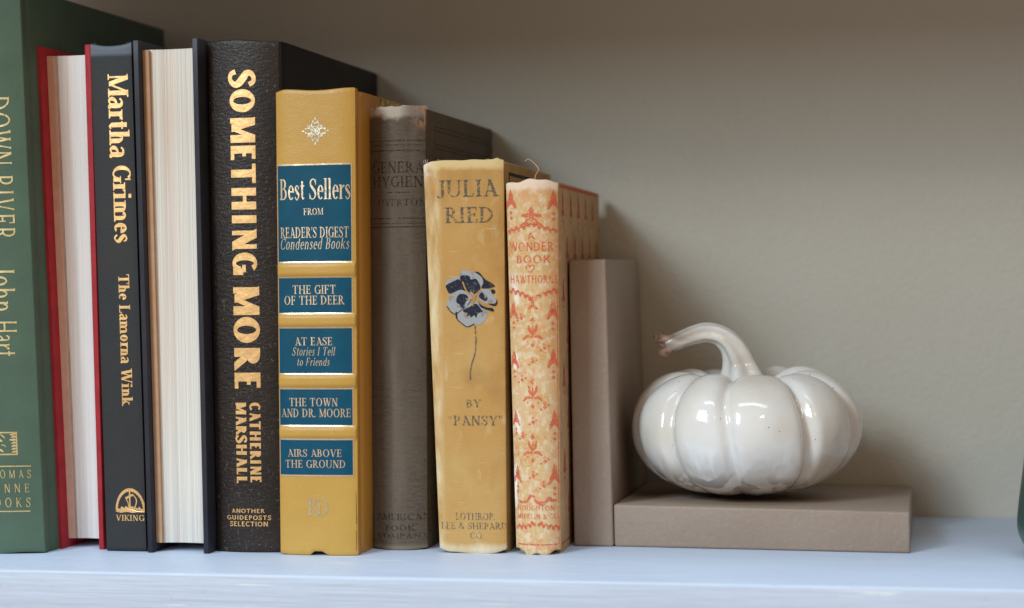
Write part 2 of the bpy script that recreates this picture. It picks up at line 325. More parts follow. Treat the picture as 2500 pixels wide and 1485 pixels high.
        p.P([(.80, .45, t), (.66, .16, t), (.44, .01, t*1.2), (.18, .06, T*.7), (.10, .26, T*.8), (.26, .48, t*1.2), (.48, .66, t*1.3), (.50, .86, T*.6), (.36, .97, t), (.24, .84, T*.7), (.32, .60, T*.8), (.56, .28, T), (.84, .01, T*.8)]); W = .92
    elif ch == "'": p.L(.10, .72, .12, 1, t, T*.8); W = .2
    elif ch == '"': p.L(.08, .72, .10, 1, t, T*.8); p.L(.26, .72, .28, 1, t, T*.8); W = .40
    elif ch == '.': p.L(.12, 0, .12, .14, T); W = .26
    elif ch == ',': p.L(.08, -.12, .12, .14, t, T); W = .26
    elif ch == '-': p.H(.04, .34, .40, .40+t*1.3); W = .38
    elif ch == 'a': p.P([(.10, .56, t*1.2), (.20, .66, t*1.1), (.36, .64, T*.7), (.42, .50, T), (.42, .10, T), (.56, .03, t*1.2)]); p.P([(.40, .42, t), (.18, .34, T*.6), (.10, .18, T*.9), (.18, .03, t*1.3), (.40, .12, t)]); W = .58
    elif ch == 'c': p.arc(.30, X/2, .25, X/2+.01, 50, 315); W = .54
    elif ch == 'd': p.arc(.30, X/2, .25, X/2+.01, 60, 300); p.stem(.50, 0, 1, t=0); W = .64
    elif ch == 'e': p.arc(.30, X/2, .26, X/2+.01, 0, 315); p.H(.10, .54, .36, .36+t); W = .56
    elif ch == 'h': p.stem(e-.02, 0, 1, t=0); p.sf(e-.02, 1, 0, r=0); p.arc(.34, .40, .20+m*.4, .28, 0, 155, n=10); p.stem(.54-m+m*.4, 0, .42, t=0); W = .66
    elif ch == 'i': p.stem(e-.02, 0, X, t=0); p.sf(e-.02, X, 0, r=0); p.L(e-.02, .84, e-.02, 1, T); W = e+m+.08
    elif ch == 'k': p.stem(e-.02, 0, 1, t=0); p.sf(e-.02, 1, 0, r=0); p.L(e+m-.02, .26, .52, X, t*1.3); p.L(.30, .40, .56, 0, T); p.sf(.52, X, 0, t); p.sf(.56, 0, 1); W = .66
    elif ch == 'l': p.stem(e-.02, 0, 1, t=0); p.sf(e-.02, 1, 0, r=0); W = e+m+.08
    elif ch in 'nm':
        p.stem(e-.02, 0, X, t=0); p.sf(e-.02, X, 0, r=0); p.arc(.34, .40, .20+m*.4, .28, 0, 155, n=10); p.stem(.54-m+m*.4, 0, .42, t=0); W = .66
        if ch == 'm': p.arc(.34+.40, .40, .20+m*.4, .28, 0, 155, n=10); p.stem(.94-m+m*.4, 0, .42, t=0); W = 1.06
    elif ch == 'o': p.arc(.31, X/2, .27, X/2+.01, 0, 360, n=22); W = .62
    elif ch == 'r': p.stem(e-.02, 0, X, t=0); p.sf(e-.02, X, 0, r=0); p.P([(e, .42, t), (.34, .62, t*1.4), (.44, .60, T*.8)]); W = .46
    elif ch == 's': p.P([(.38, .50, t), (.32, .64, t*1.2), (.18, .65, t*1.3), (.10, .52, T*.8), (.24, .36, T), (.38, .22, T*.9), (.32, .05, t*1.2), (.18, .01, t*1.2), (.06, .14, t*1.2)]); W = .46
    elif ch == 't': p.L(.20, .12, .20, .88, T); p.H(.04, .38, X-t, X); p.P([(.20, .16, T), (.26, .04, t*1.5), (.38, .08, t)]); W = .42
    else: W = .3
    return p.o, W
def set_text(s, st):
    out = []; x = 0; gap = .16 if st == 'cond' and s.isupper() and len(s) > 4 else (.02 if st in ('bold', 'tall', 'optima') else (.11 if st == 'ital' else .06))
    if s in ('THOMAS', 'DUNNE', 'BOOKS'): gap = .55
    for ch in s:
        g, W = glyph(ch, st)
        for k, strip in enumerate(g):
            sh = .24 if st == 'ital' else 0
            out.append(([((a[0]+x+sh*a[1], a[1]), (b[0]+x+sh*b[1], b[1])) for a, b in strip], k))
        x += W+gap
    return out
TEXTS=[
 ('ye', 'Best Sellers', 'tall', 17.39, 149.62, 31.67, 8.5, 0, 'pale_foil'),
 ('ye', 'FROM', 'serif', 16.88, 140.46, 8.91, 2.67, 0, 'pale_foil'),
 ('ye', "READER'S DIGEST", 'serif', 17.06, 131.96, 30.75, 4.34, 0, 'pale_foil'),
 ('ye', 'Condensed Books', 'ital', 17.19, 127.37, 30.76, 4.47, 0, 'pale_foil'),
 ('ye', 'THE GIFT', 'serif', 16.85, 108.69, 19.46, 3.54, 0, 'pale_foil'),
 ('ye', 'OF THE DEER', 'serif', 16.9, 104.35, 27.23, 3.6, 0, 'pale_foil'),
 ('ye', 'AT EASE', 'serif', 16.49, 87.56, 16.74, 3.26, 0, 'pale_foil'),
 ('ye', 'Stories I Tell', 'ital', 16.46, 83.47, 19.52, 3.42, 0, 'pale_foil'),
 ('ye', 'to Friends', 'ital', 16.33, 79.21, 14.51, 3.22, 0, 'pale_foil'),
 ('ye', 'THE TOWN', 'serif', 16.1, 62.74, 21.99, 3.32, 0, 'pale_foil'),
 ('ye', 'AND DR. MOORE', 'serif', 17.1, 58.31, 31.36, 3.44, 0, 'pale_foil'),
 ('ye', 'AIRS ABOVE', 'serif', 16.43, 41.91, 24.48, 3.02, 0, 'pale_foil'),
 ('ye', 'THE GROUND', 'serif', 16.57, 37.47, 27.27, 3.14, 0, 'pale_foil'),
 ('sm', 'SOMETHING', 'optima', 14.7, 157.42, 10.3, 84.9, 1, 'gold_foil'),
 ('sm', 'MORE', 'optima', 15.07, 89.07, 11.0, 42.24, 1, 'gold_foil'),
 ('sm', 'CATHERINE', 'optima', 18.06, 45.68, 4.59, 33.04, 1, 'gold_foil'),
 ('sm', 'MARSHALL', 'optima', 12.07, 45.48, 4.55, 33.43, 1, 'gold_foil'),
 ('sm', 'ANOTHER', 'wide', 14.51, 17.31, 14.18, 1.69, 0, 'gold_foil'),
 ('sm', 'GUIDEPOSTS', 'wide', 14.64, 14.51, 19.16, 1.79, 0, 'gold_foil'),
 ('sm', 'SELECTION', 'wide', 14.51, 11.87, 16.5, 1.98, 0, 'gold_foil'),
 ('martha', 'Martha', 'bold', 11.62, 181.84, 8.65, 34.87, 1, 'gold_foil'),
 ('martha', 'Grimes', 'bold', 12.04, 145.06, 7.71, 32.24, 1, 'gold_foil'),
 ('martha', 'The Lamorna Wink', 'bold', 11.55, 88.35, 4.69, 55.09, 1, 'gold_foil'),
 ('martha', 'VIKING', 'serifb', 11.11, 14.12, 12.66, 2.41, 0, 'gold_foil'),
 ('green', 'DOWN', 'cond', 42.59, 176.25, 9.63, 27.95, 1, 'dull_foil'),
 ('green', 'RIVER', 'cond', 42.56, 144.13, 9.89, 26.54, 1, 'dull_foil'),
 ('green', 'John', 'cond', 41.54, 110.72, 9.71, 19.16, 1, 'dull_foil'),
 ('green', 'Hart', 'cond', 41.42, 89.7, 9.94, 14.53, 1, 'dull_foil'),
 ('green', 'THOMAS', 'cond', 39.45, 33.28, 19.51, 3.41, 0, 'dull_foil'),
 ('green', 'DUNNE', 'cond', 39.25, 27.4, 18.22, 3.57, 0, 'dull_foil'),
 ('green', 'BOOKS', 'cond', 39.41, 21.43, 18.39, 3.88, 0, 'dull_foil'),
 ('ge', 'GENERAL', 'serifb', 13.86, 158.73, 23.59, 4.62, 0, 'faded_black_ink'),
 ('ge', 'HYGIENE', 'serifb', 13.82, 152.73, 23.63, 4.42, 0, 'faded_black_ink'),
 ('ge', 'OVERTON', 'serifb', 14.0, 144.19, 19.16, 2.75, 0, 'faded_black_ink'),
 ('ge', 'AMERICAN', 'serifb', 13.51, 13.92, 22.35, 2.6, 0, 'faded_black_ink'),
 ('ge', 'BOOK', 'serifb', 12.6, 9.32, 12.94, 2.37, 0, 'faded_black_ink'),
 ('ge', 'COMPANY', 'serifb', 13.45, 6.1, 21.71, 1.89, 0, 'faded_black_ink'),
 ('ju', 'JULIA', 'serifb', 15.58, 149.14, 22.15, 6.89, 0, 'slate_ink'),
 ('ju', 'RIED', 'serifb', 15.79, 138.28, 17.15, 6.37, 0, 'slate_ink'),
 ('ju', 'BY', 'serifb', 16.05, 61.33, 6.15, 3.17, 0, 'slate_ink'),
 ('ju', '"PANSY"', 'serifb', 16.54, 54.39, 20.97, 3.95, 0, 'slate_ink'),
 ('ju', 'LOTHROP,', 'serif', 15.56, 15.19, 16.11, 2.81, 0, 'slate_ink'),
 ('ju', 'LEE & SHEPARD', 'serif', 14.79, 11.32, 27.04, 2.64, 0, 'slate_ink'),
 ('ju', 'CO.', 'serif', 16.22, 7.32, 5.72, 2.6, 0, 'slate_ink'),
 ('wo', 'A', 'nouv', 9.21, 129.33, 2.6, 2.7, 0, 'coral_ink'),
 ('wo', 'WONDER-', 'nouv', 9.51, 125.02, 17.23, 3.6, 0, 'coral_ink'),
 ('wo', 'BOOK', 'nouv', 9.72, 119.89, 12.27, 3.17, 0, 'coral_ink'),
 ('wo', 'HAWTHORNE', 'nouv', 9.52, 111.78, 17.32, 3.21, 0, 'coral_ink'),
 ('wo', 'HOUGHTON', 'nouv', 8.86, 19.04, 14.86, 2.14, 0, 'coral_ink'),
 ('wo', 'MIFFLIN & CO.', 'nouv', 9.71, 15.72, 17.08, 2.1, 0, 'coral_ink'),
]
# ------------------------------------------------------------------ the setting
def box(name, a, b, mat, bev=.0012, parent=None, kind=None):
    bm = bmesh.new(); bmesh.ops.create_cube(bm, size=1)
    for v in bm.verts: v.co = Vector([(a[i]+b[i])/2+v.co[i]*(b[i]-a[i]) for i in range(3)])
    bmesh.ops.bevel(bm, geom=list(bm.edges), offset=bev, segments=3, affect='EDGES', profile=.5)
    me = bpy.data.meshes.new(name); bm.to_mesh(me); bm.free(); me.materials.append(mat)
    for p in me.polygons: p.use_smooth = True
    o = bpy.data.objects.new(name, me); COL.objects.link(o); o.parent = parent
    if kind: o['kind'] = kind
    return o
box('wall', (-1.1, .1475, -.4), (.8, .17, .9), WALL, .001, kind='structure')
box('shelf', (-1.1, -.0632, -.030), (.8, .1473, 0), SHELF, .0011, kind='structure')
box('shelf_above', (-1.1, -.0632, .278), (.8, .1473, .304), SHELF, .0011, kind='structure')

# ------------------------------------------------------------------ books
def HN(x, s):
    i = math.floor(x); f = x-i; f = f*f*(3-2*f); h = lambda k: (math.sin(k*127.1+s*311.7)*43758.5453) % 1*2-1
    return h(i)*(1-f)+h(i+1)*f
class Book:
    def __init__(s, name, label, x0b, x0t, x1b, x1t, H, yf, d, b, p, spine_mat, side_mat, page_mat, t=.0026, js=.0045, g=.0008, sk=0, flip=False,
                 tf=None, bf=None, ribs=(), side_H=None, ph=.0033, hollow=.0012, loose=None, group=None, pin=.0035):
        s.w = x1b-x0b; s.wt = x1t-x0t; s.sh = x0t-x0b; s.H = H; s.d = d; s.b = b; s.p = p; s.sk = sk; s.ribs = ribs; s.g = g; s.js = js
        if flip:
            s.sh = x1b-x1t; s.root = thing(name, label, 'book', (x1b, yf+d, 0), group, PI)
        else: s.root = thing(name, label, 'book', (x0b, yf, 0), group)
        w = s.w; N = 30; tf = tf or (lambda u: 0); bf = bf or (lambda u: 0)
        xs = [w/2-w/2*math.cos(PI*i/N)*(1 if p < 3 else 1) for i in range(N+1)]
        core = [(x, b*abs(2*x/w-1)**p) for x in xs]
        sec = [(g, b+js-.0002), (g*.45, b+js*.72), (.0001, b+js*.42), (0, b+js*.15)]+core[1:-1]+[(w, b+js*.15), (w-.0001, b+js*.42), (w-g*.45, b+js*.72), (w-g, b+js-.0002)]
        nor = []
        for i in range(len(sec)):
            a = sec[max(0, i-1)]; c = sec[min(len(sec)-1, i+1)]; dx, dy = c[0]-a[0], c[1]-a[1]; l = math.hypot(dx, dy); nor.append((-dy/l, dx/l))
        step = .0006 if ribs else .004
        nz = int((H-.004)/step)
        lv = [(hollow, .006), (hollow, .0004), (hollow*.6, .00005), (hollow*.25, .0001), (0, .0006)]
        levels = [(i, z, 0) for i, z in lv]+[(0, .002+(H-.004)*k/nz, 1) for k in range(nz+1)]+[(i, H-z, 2) for i, z in reversed(lv)]
        V = []; F = []
        for ins, z, kind in levels:
            for (x, y), (nx, ny) in zip(sec, nor):
                u = min(1, max(0, x/w)); f = z/H
                zz = z+tf(u)*max(0, f-.9)*10+bf(u)*max(0, .06-f)/.06
                V.append(s.W(x+nx*ins, y+ny*ins-s.rib(zz)*(1 if ny > .5 else 0), zz))
        n = len(sec)
        for a in range(len(levels)-1):
            for i in range(n-1): F.append((a*n+i, a*n+i+1, (a+1)*n+i+1, (a+1)*n+i))
        s.spine = mesh('spine', V, F, spine_mat, s.root, angle=60)
        Hs = side_H or H-.0006
        for side in (1, 0):
            pts = [(g+.0001, b+js), (.0003, b+js+.0014), (0, b+js+.003), (0, d-.0007), (.0004, d-.0001), (t-.0004, d-.0001), (t, d-.0007), (t, b+js)]
            if side: pts = [(w-x, y) for x, y in pts]
            s.ext('front_board' if side else 'back_board', pts, 0, Hs, .0004, side_mat)
        random.seed(int(w*1e6))
        x0, x1 = t+.0001, w-t-.0001; n = max(12, int((x1-x0)/.00035)); conc = .0016
        xx = [x0+(x1-x0)*i/n for i in range(n+1)]; r = 0; fe = []
        for i, x in enumerate(xx):
            r = r*.6+random.uniform(-.00016, .00016)-(.0005 if random.random() < .04 else 0); u = (x-x0)/(x1-x0)
            fe.append((x, d-pin-conc*(1-(2*u-1)**2)+r))
        if loose:
            k = int(loose*n)
            for i in (k,): fe[i] = (fe[i][0], fe[i][1]-.0022)
        pts = [(x0, b+.002), (x0, fe[0][1])]+fe[1:-1]+[(x1, fe[-1][1]), (x1, b+.002)]
        s.pages = s.ext('page_block', pts, ph, H-ph-.0006, .0002, page_mat)
    def rib(s, z):
        r = 0
        for a, b in s.ribs:
            if a-.0008 < z < b+.0008: r = max(r, .0009*smin(a-.0006, a+.0014, z)*(1-smin(b-.0014, b+.0006, z)))
        return r
    def W(s, x, y, z): return (s.sh*z/s.H+x*(s.w+(s.wt-s.w)*z/s.H)/s.w-s.sk*y, y, z)
    def ext(s, name, pts, z0, z1, bev, mat):
        n = len(pts); A = sum(pts[i][0]*pts[(i+1) % n][1]-pts[(i+1) % n][0]*pts[i][1] for i in range(n)); sg = 1 if A > 0 else -1
        nor = []
        for i in range(n):
            a, c = pts[i-1], pts[(i+1) % n]; dx, dy = c[0]-a[0], c[1]-a[1]; l = math.hypot(dx, dy) or 1; nor.append((-dy/l*sg, dx/l*sg))
        V = []
        zs = [(bev, z0), (bev*.3, z0+bev*.3), (0, z0+bev)]+[(0, z0+bev+(z1-z0-2*bev)*k/8) for k in range(1, 8)]+[(0, z1-bev), (bev*.3, z1-bev*.3), (bev, z1)]
        for ins, z in zs:
            for (x, y), (nx, ny) in zip(pts, nor): V.append(s.W(x+nx*ins, y+ny*ins, z))
        F = [tuple(range(n)), tuple((len(zs)-1)*n+i for i in range(n))]
        for a in range(len(zs)-1):
            for i in range(n): F.append((a*n+i, a*n+(i+1) % n, (a+1)*n+(i+1) % n, (a+1)*n+i))
        return mesh(name, V, F, mat, s.root, angle=50)
    def sy(s, x, z):
        u = min(1, max(0, x/s.w)); return s.b*abs(2*u-1)**s.p-s.rib(z)
    def front(s, x, z, e): x = min(s.w-.0002, max(.0002, x)); return s.W(x, s.sy(x, z)-e, z)
    def side(s, y, z, e): return s.W(s.w+e, y, z)
    def decal(s, name, mat, items, eps=.00012, on='front', label=None):
        V = []; F = []; M = s.front if on == 'front' else s.side
        for st, k in items:
            e = eps+k*.000008
            if isinstance(st, tuple):                        # a filled outline
                i0 = len(V); V += [M(x, z, e) for x, z in st]; F.append(tuple(range(i0, len(V)))); continue
            q = [st[0]]
            for a, b in zip(st, st[1:]):
                L = max(math.dist(a[0], b[0]), math.dist(a[1], b[1])); m = max(1, int(L/.0011))
                for j in range(1, m+1):
                    t = j/m; q.append(tuple((a[i][0]+(b[i][0]-a[i][0])*t, a[i][1]+(b[i][1]-a[i][1])*t) for i in (0, 1)))
            i0 = len(V)
            for a, b in q:
                for j in (0, .5, 1): V.append(M(a[0]+(b[0]-a[0])*j, a[1]+(b[1]-a[1])*j, e))
            for i in range(len(q)-1):
                for j in (0, 1): F.append((i0+i*3+j, i0+i*3+j+1, i0+i*3+3+j+1, i0+i*3+3+j))
        o = mesh(name, V, F, MATS[mat] if isinstance(mat, str) else mat, s.root, smooth=False)
        if label: o['label'] = label
        return o
    def text(s, txt, st, xc, zc, W, H, rot, mat):
        if s.ribs: W *= .935; xc = 15.9+(xc-16.9)*.935
        items = set_text(txt, st); P = [p for q, k in items for pr in q for p in pr]
        if rot: W, H = H, W
        a, b = min(p[0] for p in P), max(p[0] for p in P); c, d = 0, max(1.0, 0)
        kx = W/1000/(b-a); kz = H/1000/(d-c); out = []
        for q, k in items:
            r = []
            for pr in q:
                pp = []
                for x, y in pr:
                    X = (x-(a+b)/2)*kx; Z = (y-(c+d)/2)*kz
                    pp.append((xc/1000+Z, zc/1000-X) if rot else (xc/1000+X, zc/1000+Z))
                r.append(tuple(pp))
            out.append((r, k))
        return s.decal('lettering', mat, out)
mm = lambda L: [tuple(v/1000 for v in p) for p in L]
def hbar(x0, x1, z0, z1): return [((x0/1000, z0/1000), (x0/1000, z1/1000)), ((x1/1000, z0/1000), (x1/1000, z1/1000))]
def vbar(x0, x1, z0, z1): return [((x0/1000, z0/1000), (x1/1000, z0/1000)), ((x0/1000, z1/1000), (x1/1000, z1/1000))]
def stroke(pts, n=5):
    p = Pen('serif'); p.P([(x/1000, z/1000, w/1000) for x, z, w in pts], n); return p.o[0]
def diamond(x, z, a, b): x, z, a, b = x/1000, z/1000, a/1000, b/1000; return [((x-a, z), (x-a, z)), ((x, z+b), (x, z-b)), ((x+a, z), (x+a, z))]
def ring(x, z, r, w, a0=0, a1=360):
    p = Pen('serif'); p.arc(x/1000, z/1000, r/1000, r/1000, a0, a1, T=w/1000, t=w/1000, n=18); return p.o[0]

green = Book('green_book', 'tall green cloth book with dull gold spine lettering, cut by the left photo edge', -.4200, -.4275, -.3665, -.3740, .237, -.022, .165, .0050, 2.2, GREEN, GREEN, PAGES, js=.006, bf=lambda u: .0006*math.sin(u*9))
red = Book('red_book', 'red cloth book standing with its white page edges facing out, beside the tall green book', -.3675, -.3749, -.3462, -.3486, .2133, -.0036, .142, .002, 2, RED, RED, PAGES, flip=True, pin=.0062, loose=.80, ph=.0036)
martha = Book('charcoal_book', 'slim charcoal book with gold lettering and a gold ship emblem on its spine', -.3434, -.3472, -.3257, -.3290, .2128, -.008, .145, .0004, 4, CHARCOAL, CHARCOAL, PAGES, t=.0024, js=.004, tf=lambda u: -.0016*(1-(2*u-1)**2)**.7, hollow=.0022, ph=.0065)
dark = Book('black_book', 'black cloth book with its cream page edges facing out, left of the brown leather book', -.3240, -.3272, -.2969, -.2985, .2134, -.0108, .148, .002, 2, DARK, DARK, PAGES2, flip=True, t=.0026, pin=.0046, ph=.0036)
sm = Book('brown_leather_book', 'thick dark brown leather book with one large gold title filling its spine', -.2962, -.2972, -.2668, -.2663, .2122, -.005, .1515, .0022, 2.2, LEATHER, SIDEBLACK, PAGES, js=.006, tf=lambda u: -.0004+.0005*math.sin(u*5))
RIBS = ((.1139, .1196), (.0933, .0986), (.0685, .0740), (.0477, .0528))
ye = Book('ochre_book', 'glossy ochre book with teal spine panels and raised bands', -.2668, -.2660, -.2336, -.2322, .1902, -.0100, .150, .0016, 4.5, OCHRE, OCHRE, PAGES, js=.0075, g=.0010, ribs=RIBS,
          tf=lambda u: .0004*math.sin(u*7+1)-.0009*max(0, 1-u*9), bf=lambda u: .0016*smin(.40, .44, u)*(1-smin(.58, .62, u))+.0005*max(0, 1-u*8))
ge = Book('brown_grey_book', 'worn brown grey linen book with faded black lettering and a frayed pale head', -.2334, -.2330, -.2100, -.2084, .1836, .0085, .137, .0050, 2, TAUPE, TAUPE_SIDE, OLDPAGES, js=.005, sk=.008,
          tf=lambda u: HN(u*9, 1)*.0008, bf=lambda u: .0006*abs(2*u-1)**2)
ju = Book('mustard_book', 'mustard linen book leaning left with a blue grey pansy printed on its spine', -.2027, -.2076, -.1745, -.1738, .1606, .0036, .126, .0016, 5, MUSTARD, MUSTARD_SIDE, OLDPAGES, js=.005, sk=.036,
          tf=lambda u: HN(u*8, 2)*.0005-.0008*max(0, 1-u*10)+.0007*max(0, 1-abs(u-.93)*22), bf=lambda u: .0016*max(0, 1-u*7)+.0004*math.sin(u*8)+.0012*max(0, u*7-6))
wo = Book('coral_patterned_book', 'small cream book printed with coral ornaments, last book before the bookend', -.1706, -.1731, -.1522, -.1515, .1517, .0020, .137, .0042, 2.4, CREAM, CREAM_SIDE, OLDPAGES, js=.0055, sk=.042,
          tf=lambda u: .0007*math.sin(u*6.5-2.2)+.0003*math.sin(u*17), bf=lambda u: .0022*max(0, 1-u*3.2)+.0006*math.sin(u*16)+.0018*max(0, u*4-3))
BK = dict(green=green, martha=martha, sm=sm, ye=ye, ge=ge, ju=ju, wo=wo)
for t in TEXTS: BK[t[0]].text(*t[1:])

# end papers of the two books whose page edges face out (local x runs right to left there)
for bk, mat, a, b in ((red, PINKPAPER, .0178, None), (dark, BROWNPAPER, .0228, None)):
    x1 = bk.w-.0026
    x0 = x1-(.0030 if bk is red else .0027)
    bk.ext('endpaper', [(x0, .01), (x0, bk.d-(.0059 if bk is red else .0036)), (x1, bk.d-(.0062 if bk is red else .0040)), (x1, .01)], .0038, bk.H-.0045, .0002, mat)

# --- ochre book: teal panels, gold rules, ornament, monogram, patterned boards
PAN = [(119.8, 159.6), (98.9, 113.7), (74.2, 93.1), (53.0, 68.2), (32.7, 47.5)]
for z0, z1 in PAN:
    n = 14; m = 24; bands = []
    for j in range(m):
        a = z0+(z1-z0)*(1-math.cos(PI*j/m))/2; b = z0+(z1-z0)*(1-math.cos(PI*(j+1)/m))/2
        bands.append(([((.0004+.0314*i/n, a/1000), (.0004+.0314*i/n, b/1000)) for i in range(n+1)], 0))
    ye.decal('spine_panel', TEAL, bands, .00006)
    items = [(hbar(.3, 31.9, z1-.3, z1+.35), 1), (hbar(.3, 31.9, z0-.35, z0+.3), 1), (vbar(31.4, 31.9, z0, z1), 2), (vbar(.3, .6, z0, z1), 2)]
    ye.decal('gold_rule', 'pale_foil', items, .00010)
it = []
random.seed(3)
for sx in (-1, 1):
    for sz in (-1, 1):
        f = lambda q: [(17+sx*x, 173.2+sz*z, w) for x, z, w in q]
        it += [(stroke(f([(0, .6, .35), (1.2, 1.6, .45), (1.5, 3.0, .35), (.5, 3.6, .3), (.2, 2.7, .25)])), 0), (stroke(f([(.6, 0, .35), (2.0, .9, .45), (3.6, 1.0, .35), (4.2, .3, .25)])), 1),
               (diamond(17+sx*2.3, 173.2+sz*2.1, .45, .5), 2), (diamond(17+sx*1.0, 173.2+sz*4.1, .35, .5), 3), (diamond(17+sx*4.0, 173.2+sz*1.0, .4, .35), 4), (stroke(f([(1.6, 1.4, .2), (2.9, 1.6, .4), (3.1, 2.4, .2)])), 5)]
it += [(diamond(17, 173.2, .7, .9), 6), (diamond(17, 178.2, .4, .8), 7), (diamond(17, 168.2, .4, .8), 7), (diamond(11.9, 173.2, .7, .35), 7), (diamond(22.1, 173.2, .7, .35), 7), (ring(17, 173.2, 1.9, .3), 8)]
ye.decal('ornament', 'silver_foil', it)
it = [(stroke([(12.2, 22.4, .2), (13.0, 22.9, .5), (13.4, 22.2, .8), (13.4, 17.0, .8)]), 0), (stroke([(11.9, 16.2, .3), (13.6, 16.9, .5), (15.6, 16.4, .35), (17.4, 16.2, .4)]), 1),
      (stroke([(13.6, 22.4, .2), (15.0, 23.2, .5), (15.9, 21.8, .5), (14.4, 20.0, .25), (16.6, 18.2, .5), (17.2, 16.6, .3)]), 2), (stroke([(17.0, 22.0, .5), (17.6, 19.0, .5), (17.3, 16.6, .4)]), 3),
      (stroke([(16.4, 22.2, .2), (18.6, 23.1, .5), (20.4, 21.6, .5), (20.6, 19.0, .6), (19.6, 16.8, .5), (17.6, 16.0, .2)]), 4)]
ye.decal('monogram', 'silver_foil', it)
ye.decal('patterned_paper', FLORAL, [([((.0385+.11*i/10, .003), (.0385+.11*i/10, .1888)) for i in range(11)], 0)], .00012, 'side')
ye.decal('crease', 'black_line', [(stroke([(32.55, 2, .12), (32.7, 14, .22), (32.5, 26, .1)]), 0)])

# --- charcoal book: ship emblem
cx, cz = 11.3, 17.2
it = [([((cx/1000+6.6e-3*math.cos(a)*k, cz/1000+9.2e-3*math.sin(a)*k) for k in (1, .86)) for a in ()], 0)] if 0 else []
A = []
for i in range(33):
    a = math.radians(2+176*i/32); k = .845+.02*(i % 2)
    A.append(((cx/1000+.0065*math.cos(a), cz/1000+.0093*math.sin(a)), (cx/1000+.0065*k*math.cos(a), cz/1000+.0093*k*math.sin(a))))
it = [(A, 0), (tuple(mm([(4.8, 16.7), (7, 16.2), (9.6, 16.6), (12.4, 16.3), (15, 16.6), (17.7, 16.5), (17.6, 18.8), (17.2, 17.9), (16.0, 18.0), (15.2, 18.9), (14.8, 18.1), (13.2, 18.6), (12, 19.0), (10.6, 18.4), (9.2, 19.1), (8.8, 18.2), (7.4, 18.9), (6.9, 17.9), (5.4, 18.1)])), 2),
      (vbar(10.9, 11.5, 18, 25.4), 3), (stroke([(9.4, 22.2, 1.1), (11.2, 23.2, .9), (12.8, 23.8, .9)]), 4), (stroke([(12.7, 23.9, .3), (14.0, 22.0, .5), (14.0, 20.2, .5), (13.2, 18.3, .5)]), 5), (stroke([(9.5, 21.9, .4), (10.4, 20.6, .4), (10.6, 18.6, .4)]), 6)]
martha.decal('ship_emblem', 'gold_foil', it)

# --- green book: square emblem and rules
it = [(hbar(23.5, 44.6, 50.3, 50.9), 0), (hbar(23.5, 44.4, 41.2, 41.8), 0), (vbar(43.9, 44.5, 41.2, 50.9), 1)]
random.seed(12)
for i in range(26):
    x = random.uniform(26, 42.6); z = random.uniform(42.6, 49.6); a = random.uniform(-1.2, 1.4)
    it.append((stroke([(x-1.1, z-a*.7, .15), (x, z+.4, random.uniform(.5, 1.0)), (x+1.1, z+a*.7, .2)]), 2+i % 5))
for i in range(7): z = 42.2+i*1.25; it.append((stroke([(42.0, z, .3), (43.2, z+.5, .9), (44.1, z+.2, .4)]), 8))
green.decal('square_emblem', 'dull_foil', it)
green.decal('rule', 'dull_foil', [(hbar(29, 49.4, 36.3, 36.8), 0)]); green.decal('rule', 'dull_foil', [(hbar(29, 48.5, 17.5, 18.0), 0)])

# --- brown grey book: blind rules on spine and board
for zs in ((169.7, .35), (167.9, .25), (165.6, .5), (137.6, .45), (135.5, .25), (134.0, .45)):
    ge.decal('rule', 'faded_black_ink', [(hbar(.3, 23.1, zs[0]-zs[1]/2, zs[0]+zs[1]/2), 0)])
ge.decal('rule', 'faded_black_ink', [(hbar(8.7, 17.5, 148.1, 148.5), 0)])
ge.decal('board_rules', 'faded_black_ink', [(hbar(20, 128, z-.2, z+.2), 0) for z in (176.5, 174.8, 169.0, 167.4)]+[(vbar(124.5, 125, 20, 176), 1), (vbar(20, 20.5, 20, 176), 1)], .0002, 'side')
o = set_text('GENERAL HYGIENE', 'serifb'); P = [p[0] for q, k in o for pr in q for p in pr]; X1 = max(P)
ge.decal('board_lettering', 'faded_black_ink', [([tuple((.024+x/X1*.092, .1525+y*.0085) for x, y in pr) for pr in q], k) for q, k in o], .0002, 'side')

# --- mustard book: pansy
def pz(X, Y): return ((6.85+(X/4.944-30)*.1518+.0*Y)/1000, (115.74-(Y/4.944-20)*.1671)/1000)
def poly(*L):
    c = catmull([pz(a, b) for a, b in L], 3, True); return tuple(c)
def pst(w, *L): return stroke([(pz(a, b)[0]*1000, pz(a, b)[1]*1000, w) for a, b in L])
ju.decal('pansy_petals', 'grey_ink', [(poly((310, 150), (350, 100), (440, 110), (520, 140), (580, 190), (602, 260), (580, 310), (540, 330), (470, 400), (420, 330), (350, 230)), 0), (poly((140, 262), (170, 215), (250, 180), (320, 180), (310, 225), (240, 245), (165, 280)), 1),
    (poly((330, 330), (240, 350), (175, 420), (152, 520), (200, 590), (270, 625), (330, 575), (420, 530), (465, 450), (430, 390)), 2), (poly((520, 400), (580, 330), (660, 330), (700, 380), (745, 460), (735, 505), (640, 505), (580, 480)), 3),
    (poly((370, 540), (290, 600), (268, 690), (330, 740), (400, 780), (480, 755), (540, 760), (620, 690), (645, 600), (590, 560), (530, 480), (450, 500)), 4)], .00010)
